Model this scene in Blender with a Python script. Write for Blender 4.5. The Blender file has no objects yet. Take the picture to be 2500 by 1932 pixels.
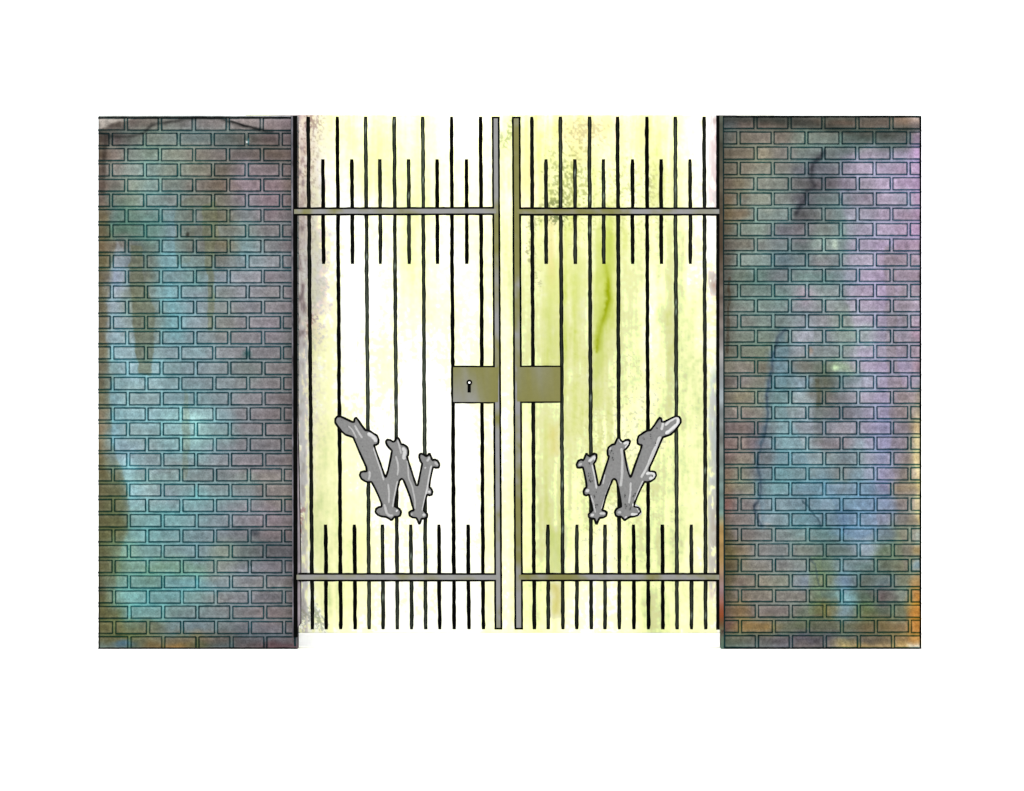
import bpy, math, random
import numpy as np
from mathutils import Vector

# ------------------------------------------------------------------ camera, sky, sun, exposure
sc = bpy.context.scene
C = sc.collection
D = 90.0                    # camera stands 90 m before the pillar fronts (long lens)
PX = 250.0                  # photograph pixels per metre on the pillar fronts
CX, CY, GY = 1250.0, 966.0, 1585.0
CAMZ = (GY - CY) / PX
cd = bpy.data.cameras.new('camera'); cam = bpy.data.objects.new('camera', cd); C.objects.link(cam)
cam.location = (0, -D, CAMZ); cam.rotation_euler = (math.radians(90), 0, 0)
cd.sensor_fit = 'HORIZONTAL'; cd.sensor_width = 36; cd.lens = 36 * D / (2500 / PX)
cd.clip_start = 0.5; cd.clip_end = 5000
sc.camera = cam

w = bpy.data.worlds.new('World'); sc.world = w; w.use_nodes = True
bg = w.node_tree.nodes['Background']
bg.inputs['Color'].default_value = (1, 1, 1, 1); bg.inputs['Strength'].default_value = 1.0   # white overcast sky

sd = bpy.data.lights.new('sun', 'SUN'); sun = bpy.data.objects.new('sun', sd); C.objects.link(sun)
sd.energy = 1.0; sd.angle = math.radians(25); sd.color = (1, 0.985, 0.965)
sun.rotation_euler = (math.radians(48), 0, math.radians(-8))

sc.view_settings.view_transform = 'Standard'; sc.view_settings.look = 'None'
sc.view_settings.exposure = 1.08; sc.view_settings.gamma = 1.0

# light that reaches each kind of surface, measured; real base colour = colour seen / GAIN
GAIN_FRONT = 2.42
GAIN_WALL = 1.80

# ------------------------------------------------------------------ helpers
def lin(c):
    c = np.asarray(c, float) / 255.0
    return np.where(c <= 0.04045, c / 12.92, ((c + 0.055) / 1.055) ** 2.4)

def W(px, py, y=0.0):
    f = (D + y) / D
    return ((px - CX) / PX * f, y, CAMZ + (CY - py) / PX * f)

def noise2(x, y, scale, seed=0):
    """smooth value noise in 0..1; scale in pixels, number or (sx, sy)"""
    sx, sy = scale if isinstance(scale, tuple) else (scale, scale)
    rng = np.random.RandomState(seed)
    T = rng.rand(256, 256)
    u = x / sx + 1000.0; v = y / sy + 1000.0
    iu = np.floor(u).astype(int); iv = np.floor(v).astype(int)
    fu = u - iu; fv = v - iv
    fu = fu * fu * (3 - 2 * fu); fv = fv * fv * (3 - 2 * fv)
    g = lambda a, b: T[a % 256, b % 256]
    return (g(iu, iv) * (1 - fu) + g(iu + 1, iv) * fu) * (1 - fv) + (g(iu, iv + 1) * (1 - fu) + g(iu + 1, iv + 1) * fu) * fv

def fbm(x, y, scale, seed=0, oct=4):
    sx, sy = scale if isinstance(scale, tuple) else (scale, scale)
    a, s, t = 0.5, 0.0, 0.0
    for k in range(oct):
        s = s + a * noise2(x, y, (sx / 2 ** k, sy / 2 ** k), seed + k * 17); t += a; a *= 0.55
    return s / t

def grid_sample(xs, ys, tab, x, y):
    tab = np.asarray(tab, float)
    if tab.ndim == 2: tab = tab[..., None]
    i = np.clip(np.searchsorted(xs, x) - 1, 0, len(xs) - 2)
    j = np.clip(np.searchsorted(ys, y) - 1, 0, len(ys) - 2)
    xs = np.asarray(xs, float); ys = np.asarray(ys, float)
    u = np.clip((x - xs[i]) / (xs[i + 1] - xs[i]), 0, 1)[:, None]
    v = np.clip((y - ys[j]) / (ys[j + 1] - ys[j]), 0, 1)[:, None]
    u = u * u * (3 - 2 * u); v = v * v * (3 - 2 * v)
    return (tab[j, i] * (1 - u) + tab[j, i + 1] * u) * (1 - v) + (tab[j + 1, i] * (1 - u) + tab[j + 1, i + 1] * u) * v

def seg_dist(x, y, pts, closed=False):
    d = np.full(x.shape, 1e9); P = list(pts) + ([pts[0]] if closed else [])
    for (ax, ay), (bx, by) in zip(P[:-1], P[1:]):
        dx, dy = bx - ax, by - ay
        t = np.clip(((x - ax) * dx + (y - ay) * dy) / (dx * dx + dy * dy + 1e-9), 0, 1)
        d = np.minimum(d, np.hypot(x - ax - t * dx, y - ay - t * dy))
    return d

def in_poly(x, y, pts):
    r = np.zeros(x.shape, bool); n = len(pts)
    for k in range(n):
        ax, ay = pts[k]; bx, by = pts[(k + 1) % n]
        if ay == by: continue
        c = ((ay > y) != (by > y)) & (x < (bx - ax) * (y - ay) / (by - ay) + ax)
        r ^= c
    return r

class Paint:
    """stains laid on a surface, in the surface's own coordinates"""
    def __init__(s, x, y, rgb, seed=0):
        s.x, s.y, s.c = x, y, rgb
        s.wx = x + (fbm(x, y, 26, seed + 5) - .5) * 14; s.wy = y + (fbm(x, y, 26, seed + 9) - .5) * 14
        s.n = fbm(x, y, 18, seed + 3)
    def mix(s, a, col):
        a = np.clip(a, 0, 1)[:, None]; s.c = s.c * (1 - a) + np.asarray(col, float) * a
    def poly(s, pts, col, alpha, soft=3.0):
        d = seg_dist(s.wx, s.wy, pts, True); i = in_poly(s.wx, s.wy, pts)
        sd_ = np.where(i, d, -d)
        s.mix(np.clip(sd_ / soft + .5, 0, 1) * alpha * (.75 + .5 * s.n), col)
    def stroke(s, pts, width, col, alpha, soft=1.5):
        x = s.x + (s.n - .5) * 10
        d = seg_dist(x, s.wy * .3 + s.y * .7, pts)
        s.mix(np.clip((width - d) / soft + .5, 0, 1) * alpha * (.4 + 1.1 * s.n), col)
    def blob(s, cx, cy, rx, ry, col, alpha):
        r = np.hypot((s.wx - cx) / rx, (s.wy - cy) / ry)
        s.mix(np.clip(1.4 - r, 0, 1) ** 1.2 * alpha * (.6 + .8 * s.n), col)

def mesh_obj(name, verts, faces, mat, parent=None, cols=None, smooth=False):
    me = bpy.data.meshes.new(name)
    me.from_pydata([tuple(v) for v in verts], [], faces)
    if cols is not None:
        ca = me.color_attributes.new('stain', 'FLOAT_COLOR', 'POINT')
        arr = np.ones((len(verts), 4), np.float32); arr[:, :3] = cols
        ca.data.foreach_set('color', arr.ravel())
    me.materials.append(mat)
    if smooth: me.polygons.foreach_set('use_smooth', [True] * len(me.polygons))
    me.update()
    o = bpy.data.objects.new(name, me); C.objects.link(o)
    if parent: o.parent = parent; o.matrix_parent_inverse = parent.matrix_basis.inverted()
    return o

class MB:
    def __init__(s): s.v, s.f, s.c = [], [], []
    def add(s, v, f, c):
        b = len(s.v); s.v += [tuple(p) for p in v]; s.f += [tuple(i + b for i in q) for q in f]
        if len(np.shape(c)) == 1: c = [c] * len(v)
        s.c += [tuple(k) for k in c]
    def build(s, name, mat, parent=None, smooth=False):
        return mesh_obj(name, s.v, s.f, mat, parent, np.array(s.c), smooth)
    def strip(s, a0, b0, a1, b1, y0, y1, col, bev=0.0):
        """bar between two pixel edges: a0,b0 = left/right ends at the start, a1,b1 at the end; y0 front, y1 back"""
        P = [W(*a0, y0), W(*b0, y0), W(*b1, y0), W(*a1, y0), W(*a0, y1), W(*b0, y1), W(*b1, y1), W(*a1, y1)]
        s.add(P, [(0, 1, 2, 3), (4, 7, 6, 5), (0, 4, 5, 1), (1, 5, 6, 2), (2, 6, 7, 3), (3, 7, 4, 0)], col)

def empty(name, loc, label, cat, group=None):
    o = bpy.data.objects.new(name, None); C.objects.link(o); o.location = loc
    o['label'] = label; o['category'] = cat
    if group: o['group'] = group
    return o

def stain_mat(name, rough=.9, grain=.22, gscale=55, bump=.15, spec=.2, metal=0.0, streak=(1, 1, 1)):
    m = bpy.data.materials.new(name); m.use_nodes = True
    nt = m.node_tree; N = nt.nodes; L = nt.links
    p = N['Principled BSDF']; p.inputs['Roughness'].default_value = rough
    p.inputs['Specular IOR Level'].default_value = spec; p.inputs['Metallic'].default_value = metal
    at = N.new('ShaderNodeAttribute'); at.attribute_name = 'stain'
    tc = N.new('ShaderNodeTexCoord'); mp = N.new('ShaderNodeMapping'); mp.inputs['Scale'].default_value = streak
    nz = N.new('ShaderNodeTexNoise'); nz.inputs['Scale'].default_value = gscale; nz.inputs['Detail'].default_value = 5
    nz.inputs['Roughness'].default_value = .65
    L.new(tc.outputs['Object'], mp.inputs['Vector']); L.new(mp.outputs['Vector'], nz.inputs['Vector'])
    mr = N.new('ShaderNodeMapRange'); mr.inputs['From Min'].default_value = .25; mr.inputs['From Max'].default_value = .75
    mr.inputs['To Min'].default_value = 1 - grain; mr.inputs['To Max'].default_value = 1 + grain
    L.new(nz.outputs['Fac'], mr.inputs['Value'])
    mx = N.new('ShaderNodeVectorMath'); mx.operation = 'SCALE'
    L.new(at.outputs['Color'], mx.inputs[0]); L.new(mr.outputs['Result'], mx.inputs['Scale'])
    L.new(mx.outputs['Vector'], p.inputs['Base Color'])
    bp = N.new('ShaderNodeBump'); bp.inputs['Strength'].default_value = bump; bp.inputs['Distance'].default_value = .004
    L.new(nz.outputs['Fac'], bp.inputs['Height']); L.new(bp.outputs['Normal'], p.inputs['Normal'])
    return m

M_BRICK = stain_mat('weathered_brick', .95, .34, 85, .35, .04)
M_WALL = stain_mat('stained_plaster', .95, .035, 30, .12, .05, streak=(1, 1, .35))
M_IRON = stain_mat('black_iron', .85, .3, 40, .2, .01)
M_STEEL = stain_mat('grey_painted_steel', .8, .05, 25, .15, .02)
M_CAST = stain_mat('cast_grey_metal', .75, .16, 45, .3, .03)

# ------------------------------------------------------------------ ground
def make_ground():
    m = bpy.data.materials.new('white_paving'); m.use_nodes = True
    N = m.node_tree.nodes; L = m.node_tree.links; p = N['Principled BSDF']; p.inputs['Roughness'].default_value = .95
    p.inputs['Specular IOR Level'].default_value = .1
    nz = N.new('ShaderNodeTexNoise'); nz.inputs['Scale'].default_value = 1.3; nz.inputs['Detail'].default_value = 6
    tc = N.new('ShaderNodeTexCoord'); L.new(tc.outputs['Object'], nz.inputs['Vector'])
    cr = N.new('ShaderNodeValToRGB')
    cr.color_ramp.elements[0].color = (.93, .93, .93, 1); cr.color_ramp.elements[1].color = (.95, .95, .945, 1)
    L.new(nz.outputs['Fac'], cr.inputs['Fac']); L.new(cr.outputs['Color'], p.inputs['Base Color'])
    o = mesh_obj('ground', [(-1500, -400, 0), (1500, -400, 0), (1500, 2500, 0), (-1500, 2500, 0)], [(0, 1, 2, 3)], m)
    o['kind'] = 'structure'
make_ground()

# ------------------------------------------------------------------ brick pillars
LX = [245, 280, 320, 370, 420, 480, 540, 600, 660, 715]
LY = [290, 340, 375, 415, 455, 490, 530, 565, 600, 640, 680, 720, 800, 860, 900, 980, 1020, 1060, 1100, 1140, 1170, 1210, 1260, 1300, 1350, 1390, 1430, 1460, 1500, 1530, 1560, 1580]
LT = '''150,125,115 95,75,65 105,85,80 110,95,88 110,100,95 105,95,95 125,110,110 140,120,120 150,125,130 150,120,130
80,60,50 85,70,70 100,100,95 105,108,98 105,110,105 98,105,105 85,90,88 85,80,75 95,75,75 105,85,88
90,70,55 125,105,98 120,125,118 115,125,112 130,125,110 125,110,100 115,100,98 100,85,85 100,80,72 115,90,85
90,70,60 125,115,110 130,135,130 120,135,130 125,125,112 115,105,90 105,90,80 130,110,118 115,95,100 115,95,95
110,85,75 115,105,98 125,130,118 118,135,130 112,112,105 118,98,90 110,88,75 130,105,115 125,98,105 110,88,82
105,85,75 100,105,95 110,120,105 118,130,128 112,110,108 105,98,85 108,98,85 125,110,120 120,95,105 110,92,92
105,82,60 95,105,105 95,115,105 88,112,108 105,125,130 110,105,100 105,95,75 120,120,125 125,105,112 120,105,110
95,80,55 85,105,90 85,110,95 98,125,118 115,130,140 105,100,90 110,108,100 115,120,118 115,105,108 115,105,108
115,80,55 110,95,90 95,95,90 95,105,95 110,140,148 105,95,90 110,95,72 110,130,135 120,115,120 120,102,108
95,80,50 125,130,140 115,120,130 95,95,85 105,140,150 105,115,112 115,110,105 118,130,138 125,122,130 115,108,115
95,75,55 125,125,150 110,110,108 105,98,80 115,130,135 105,130,130 125,128,140 130,125,135 130,115,125 120,110,118
100,85,65 135,140,150 110,110,90 110,115,110 110,150,160 120,125,135 120,120,120 130,125,135 125,115,120 120,105,112
115,95,75 125,140,150 125,130,125 120,120,110 100,140,150 125,130,140 125,118,115 125,115,122 125,110,120 110,100,105
110,95,75 125,155,165 130,150,155 130,145,150 125,135,145 115,130,138 130,125,132 125,118,125 115,105,112 105,98,100
105,90,75 115,140,145 130,160,170 135,160,170 110,125,130 120,125,135 120,122,128 112,115,115 115,105,108 110,98,100
105,95,70 110,140,150 130,150,155 130,145,150 115,135,145 110,128,135 115,122,130 122,115,122 118,105,112 110,95,98
150,120,100 110,145,155 120,150,160 125,155,165 130,165,170 150,185,185 120,140,150 120,110,118 115,100,105 105,90,92
160,125,95 115,150,165 125,145,150 125,145,150 125,155,160 140,175,175 115,135,138 120,115,122 118,105,110 108,95,98
120,90,55 115,140,155 125,145,160 125,135,140 115,140,148 118,145,150 122,125,135 118,110,118 112,102,108 110,95,98
105,80,45 125,150,155 135,170,180 120,130,138 115,118,120 115,125,130 120,118,125 125,110,118 118,102,108 115,98,98
100,85,55 105,110,95 130,165,170 130,150,150 120,135,135 120,125,128 115,118,122 120,120,118 130,115,112 120,105,105
110,90,60 95,95,65 130,165,175 130,145,150 120,125,135 110,150,155 115,135,140 120,125,132 120,105,105 120,105,100
90,80,50 85,90,60 110,140,140 110,145,148 110,150,155 110,135,142 115,125,135 125,115,125 125,105,115 115,100,105
85,80,40 95,95,55 100,135,135 105,145,150 95,120,128 110,125,135 115,120,130 105,100,108 118,100,105 110,92,95
80,80,50 105,130,105 115,145,130 110,135,135 115,125,130 110,125,135 120,125,115 95,100,100 85,80,85 95,88,95
85,80,45 100,115,80 110,140,125 110,135,110 110,135,110 110,135,120 125,125,122 120,118,128 115,105,115 105,92,98
75,70,50 105,135,120 100,140,135 100,130,120 105,145,155 105,150,160 120,130,138 125,120,125 125,115,118 110,98,98
90,85,45 105,135,120 110,160,160 105,150,155 100,140,148 115,140,140 125,120,122 125,120,130 110,102,110 105,95,98
85,80,40 95,100,60 105,150,150 110,145,145 115,130,130 115,125,130 120,125,130 118,108,112 125,105,108 110,95,95
95,90,45 110,105,60 100,110,85 100,95,70 110,120,125 105,115,125 110,115,118 110,108,118 115,105,115 110,100,105
85,80,50 95,90,50 105,100,60 120,105,75 110,90,65 115,95,70 95,85,80 85,80,85 95,90,98 100,85,90
110,140,140 90,110,120 85,95,80 120,90,50 150,100,45 90,85,55 85,90,92 95,82,85 90,60,65 95,65,72'''
RX = [1772, 1810, 1860, 1910, 1960, 2010, 2060, 2110, 2160, 2210, 2240]
RY = [286, 300, 340, 375, 415, 450, 490, 525, 565, 600, 640, 680, 720, 780, 820, 860, 895, 930, 970, 1010, 1045, 1085, 1120, 1155, 1190, 1230, 1270, 1300, 1345, 1385, 1420, 1455, 1490, 1530, 1560, 1580]
RT = '''70,80,75 70,65,58 70,68,60 65,65,60 75,70,62 72,72,62 78,72,62 80,72,65 90,78,68 110,85,70 190,170,165
75,78,80 90,75,70 85,70,62 80,70,62 72,65,60 85,72,62 90,72,62 95,80,70 95,78,70 130,100,82 160,130,120
85,85,80 105,92,80 120,105,95 115,100,90 110,115,105 105,112,105 85,95,90 75,85,80 80,85,82 85,85,85 130,105,130
95,82,68 110,95,80 135,120,100 115,105,100 105,110,108 100,105,105 95,100,105 130,120,130 115,110,120 125,115,135 165,120,165
95,85,70 115,102,88 125,118,105 110,105,100 95,92,100 90,88,98 110,105,115 160,140,160 155,135,160 150,120,145 165,125,165
95,78,65 110,95,75 125,122,112 115,115,108 95,90,92 85,75,82 105,95,105 125,115,125 165,140,165 160,125,160 150,110,150
100,82,62 110,105,95 125,125,112 115,115,112 85,80,90 90,98,100 100,110,112 110,100,108 130,115,130 130,125,140 165,120,155
105,85,60 115,95,75 112,120,115 110,120,118 75,72,75 105,105,105 105,118,120 125,120,132 140,118,138 140,112,130 150,110,140
90,80,65 110,115,105 118,128,118 100,95,105 110,100,108 105,108,105 110,125,125 140,130,148 145,125,148 145,115,140 165,120,160
90,80,72 110,102,92 115,115,112 105,112,115 92,98,100 130,140,135 115,128,130 135,120,140 145,120,150 135,105,125 150,115,135
90,82,72 120,128,122 115,128,125 85,100,110 105,115,120 120,115,120 115,120,125 150,140,155 150,125,145 125,105,110 150,125,140
85,82,75 90,98,88 85,105,100 98,100,105 110,130,128 95,115,115 115,125,135 150,130,155 145,120,150 130,110,120 130,105,115
75,72,62 105,115,108 105,120,115 100,120,118 145,125,140 125,130,132 115,120,125 150,130,150 145,120,150 120,105,108 155,135,145
85,80,72 112,110,105 110,120,115 105,115,115 118,120,130 125,118,125 120,125,120 150,140,155 130,115,135 115,105,108 150,130,145
100,98,88 110,115,105 108,118,108 100,110,108 150,145,160 120,120,128 125,135,130 130,150,140 140,130,150 120,112,118 150,110,125
95,88,75 105,105,92 108,112,95 92,110,120 135,135,145 118,122,125 115,120,122 145,135,155 135,125,140 125,108,118 150,125,135
115,105,92 120,108,100 105,95,82 95,112,125 110,105,98 95,100,85 135,150,125 145,130,150 138,120,150 130,115,140 150,110,118
95,82,78 125,112,110 115,108,98 88,110,118 115,130,145 85,85,72 100,112,118 135,140,155 135,120,145 125,105,120 135,125,140
110,98,85 125,112,90 115,118,108 105,125,122 140,148,155 105,95,88 110,105,112 145,135,150 130,118,145 130,112,105 140,120,110
105,95,90 125,108,102 120,112,105 110,128,130 135,140,150 100,100,102 105,98,108 125,122,140 125,115,145 125,105,95 150,130,115
115,95,95 120,98,95 108,95,98 115,135,140 130,132,145 115,112,125 130,120,132 130,120,140 110,108,140 120,105,110 175,140,100
125,95,92 122,100,95 105,90,100 115,140,148 125,140,148 115,105,112 125,108,118 125,135,150 118,115,150 118,105,120 190,170,130
115,92,85 128,112,100 112,98,100 105,128,140 115,135,148 125,135,140 105,115,125 120,130,140 105,115,145 130,110,110 190,160,110
125,98,82 115,108,95 100,98,105 100,135,142 115,130,135 108,128,140 115,115,118 110,130,145 115,115,145 125,108,100 220,190,150
130,105,80 120,112,95 100,110,115 105,140,145 105,130,150 95,125,145 115,120,122 105,130,150 120,115,150 140,115,85 180,150,90
125,80,75 112,98,98 125,125,135 115,125,135 95,105,118 110,130,150 95,120,135 105,125,150 110,120,150 120,105,105 200,175,140
105,85,75 110,95,92 130,130,138 118,125,132 100,130,140 90,110,125 80,100,125 115,130,150 120,120,145 110,105,100 185,155,100
90,75,50 112,98,95 120,115,115 110,118,120 108,128,130 85,112,115 90,120,145 110,130,155 95,108,120 115,115,90 160,160,150
95,80,45 115,95,75 122,115,115 115,115,118 110,112,105 88,100,95 88,100,98 130,140,155 95,108,85 115,110,90 170,135,85
90,72,45 115,105,90 122,112,105 115,110,110 115,120,120 100,115,95 110,130,140 95,115,115 95,100,85 115,108,85 120,140,150
95,80,55 118,98,88 125,112,98 120,118,105 112,120,135 110,115,85 95,115,140 85,92,85 88,100,105 110,110,90 165,130,85
85,75,55 115,98,85 118,105,95 128,118,112 120,110,105 90,105,90 110,150,160 80,95,80 90,75,75 115,120,110 165,105,50
105,82,65 130,98,65 118,102,98 115,100,98 105,110,95 110,95,50 110,130,140 95,105,65 88,95,80 105,105,80 185,110,40
110,75,65 130,100,60 118,98,68 100,100,82 92,95,72 92,90,72 95,95,75 110,90,60 110,90,55 120,105,85 165,85,25
85,90,75 95,95,80 95,90,88 95,85,92 85,75,85 82,75,80 95,95,85 100,85,70 110,90,65 130,100,65 175,120,60
80,95,85 100,110,100 105,105,105 105,100,110 110,95,95 120,105,100 180,150,90 160,125,75 165,130,85 180,140,80 225,220,215'''
def table(t): return [[tuple(float(k) for k in c.split(',')) for c in r.split()] for r in t.strip().split('\n')]
LT, RT = table(LT), table(RT)

def left_colour(x, y):
    wx = x + (fbm(x, y, 40, 1) - .5) * 34; wy = y + (fbm(x, y, 40, 2) - .5) * 30
    p = Paint(x, y, grid_sample(LX, LY, LT, wx, wy), 11)
    p.poly([(238, 500), (262, 520), (280, 600), (274, 680), (262, 735), (260, 800), (265, 900), (267, 990), (271, 1055), (278, 1092), (292, 1135), (304, 1170), (312, 1215), (315, 1262), (300, 1330), (284, 1400), (282, 1480), (300, 1590), (236, 1590)], (98, 88, 60), .42, 7)
    p.poly([(238, 1120), (285, 1130), (303, 1170), (313, 1215), (315, 1265), (295, 1330), (270, 1360), (238, 1370)], (88, 86, 50), .3, 16)
    p.poly([(318, 598), (346, 600), (352, 680), (362, 705), (374, 760), (378, 800), (374, 862), (366, 915), (340, 915), (328, 850), (322, 720), (317, 650)], (98, 92, 66), .72)
    p.poly([(428, 500), (470, 480), (475, 560), (466, 640), (432, 650), (425, 590)], (100, 90, 62), .3)
    p.poly([(492, 500), (530, 490), (535, 570), (528, 600), (520, 640), (524, 720), (520, 805), (508, 805), (506, 700), (500, 620)], (104, 97, 64), .6)
    p.poly([(452, 950), (460, 975), (463, 1060), (457, 1172), (447, 1172), (444, 1050)], (112, 105, 66), .35)
    p.poly([(265, 700), (282, 590), (300, 610), (318, 700), (322, 780), (330, 880), (340, 930), (300, 930), (262, 830)], (150, 165, 185), .28, 6)
    p.blob(430, 880, 110, 520, (108, 148, 158), .22); p.blob(400, 1400, 100, 160, (98, 150, 145), .25)
    p.blob(250, 300, 90, 60, (60, 58, 55), .35); p.blob(700, 300, 60, 80, (85, 75, 75), .3)
    p.blob(300, 530, 30, 40, (70, 105, 88), .4); p.blob(370, 560, 40, 40, (75, 110, 98), .3)
    p.blob(480, 1035, 26, 34, (160, 190, 190), .05); p.blob(400, 700, 30, 60, (95, 145, 160), .3)
    p.poly([(238, 282), (360, 282), (300, 292), (262, 306), (238, 318)], (205, 185, 178), .55, 5)
    p.stroke([(236, 322), (270, 333), (330, 331), (352, 325), (372, 305), (420, 297), (480, 288), (540, 290), (572, 302), (612, 312), (662, 323)], 3.0, (34, 32, 30), .8, 7)
    p.stroke([(262, 335), (256, 365), (252, 420), (250, 470)], 5, (40, 30, 24), .5, 5)
    p.stroke([(565, 296), (600, 308), (640, 316)], 2.2, (14, 16, 16), .9, 3)
    p.blob(603, 866, 14, 10, (40, 72, 72), .8); p.blob(622, 1303, 12, 8, (45, 50, 60), .7)
    p.blob(456, 573, 6, 8, (30, 28, 22), .8); p.blob(300, 1572, 25, 8, (60, 110, 150), .5)
    d = np.hypot(x - 604, (y - 347) * 1.6); p.mix((d < 4.5) * 1.0, (235, 240, 240))
    return p

def right_colour(x, y):
    wx = x + (fbm(x, y, 40, 31) - .5) * 34; wy = y + (fbm(x, y, 40, 32) - .5) * 30
    p = Paint(x, y, grid_sample(RX, RY, RT, wx, wy), 41)
    p.poly([(2052, 380), (2100, 372), (2250, 370), (2250, 900), (2225, 1000), (2205, 1100), (2190, 1180), (2110, 1180), (2105, 900), (2060, 700), (2068, 560), (2050, 470)], (168, 138, 178), .3, 14)
    p.poly([(2160, 600), (2185, 600), (2190, 900), (2230, 1000), (2240, 1300), (2210, 1400), (2185, 1200), (2165, 900)], (118, 100, 98), .35, 6)
    p.poly([(1908, 800), (1925, 850), (1920, 1000), (1965, 1100), (2000, 1200), (2010, 1290), (1900, 1290), (1862, 1270), (1850, 1220), (1862, 1100), (1880, 1000), (1895, 850)], (90, 128, 145), .3, 6)
    p.poly([(1990, 925), (2000, 925), (2003, 990), (1993, 1000)], (80, 72, 48), .7)
    p.poly([(1985, 800), (2010, 800), (2010, 1080), (1988, 1080)], (95, 100, 95), .3)
    p.poly([(2010, 1180), (2135, 1180), (2140, 1290), (2100, 1320), (2060, 1300), (2040, 1240)], (95, 125, 165), .35, 6)
    p.poly([(1975, 1360), (2005, 1360), (2005, 1460), (2010, 1500), (1975, 1500)], (105, 120, 80), .35)
    p.stroke([(2012, 372), (1985, 400), (1978, 440), (1988, 455), (1966, 470), (1962, 490), (1950, 512), (1944, 522)], 5, (36, 34, 42), .75, 9)
    p.stroke([(1915, 806), (1896, 825), (1892, 850), (1885, 890), (1880, 930), (1872, 970), (1875, 1010), (1870, 1055), (1858, 1085), (1852, 1110), (1850, 1140), (1858, 1190), (1855, 1215), (1843, 1235), (1845, 1262), (1860, 1285)], 3.0, (44, 50, 64), .9, 4)
    p.stroke([(1915, 806), (1892, 850), (1880, 930), (1875, 1010), (1852, 1110), (1855, 1215), (1860, 1285)], 8, (78, 104, 124), .5, 16)
    p.stroke([(1960, 1222), (1975, 1240), (1995, 1265), (2003, 1287)], 2.4, (48, 70, 84), .75)
    p.stroke([(2055, 1250), (2062, 1300)], 2, (60, 80, 110), .6)
    p.stroke([(1977, 1360), (1992, 1380), (2000, 1430)], 2.4, (70, 85, 85), .6)
    p.stroke([(1782, 680), (1778, 780), (1775, 860)], 3, (60, 45, 32), .6)
    p.blob(1978, 858, 8, 10, (140, 95, 65), .5); p.blob(2038, 598, 10, 14, (200, 210, 190), .8); p.blob(2040, 897, 10, 8, (200, 225, 170), .8)
    p.blob(2240, 1500, 26, 70, (205, 125, 35), .75); p.blob(2210, 1540, 40, 30, (150, 105, 55), .4)
    p.blob(2245, 1130, 14, 130, (225, 190, 130), .5); p.blob(1850, 1530, 55, 14, (150, 105, 50), .5)
    p.stroke([(1764, 288), (1900, 292), (2080, 322), (2160, 330), (2240, 312)], 10, (45, 45, 40), .6, 12)
    return p

def brick_rects(side):
    out = []
    rows = 35
    for k in range(rows):
        if side == 'L':
            t = 326 + (k - 1) * 37.24; b = t + 29.4
            sh = (t - 326) * .0070
            x0 = (274 if k % 2 else 311.3) + sh; lo, hi, n0, n1 = 240, 712 + sh * 1.2, -1, 6
        else:
            t = 322.3 + (k - 1) * 37.27; b = t + 29.4
            sh = (t - 322) * .0028
            x0 = (1807 if k % 2 else 1848.2) + sh; lo, hi, n0, n1 = 1766.5 + sh, 2247, -1, 6
        for n in range(n0, n1):
            a = x0 + n * 82.95; c = a + 75.3
            a2, c2 = max(a, lo), min(c, hi)
            if c2 - a2 > 8: out.append((a2, t, c2, b, a2 > a + .1, c2 < c - .1, k))
    return out

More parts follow.
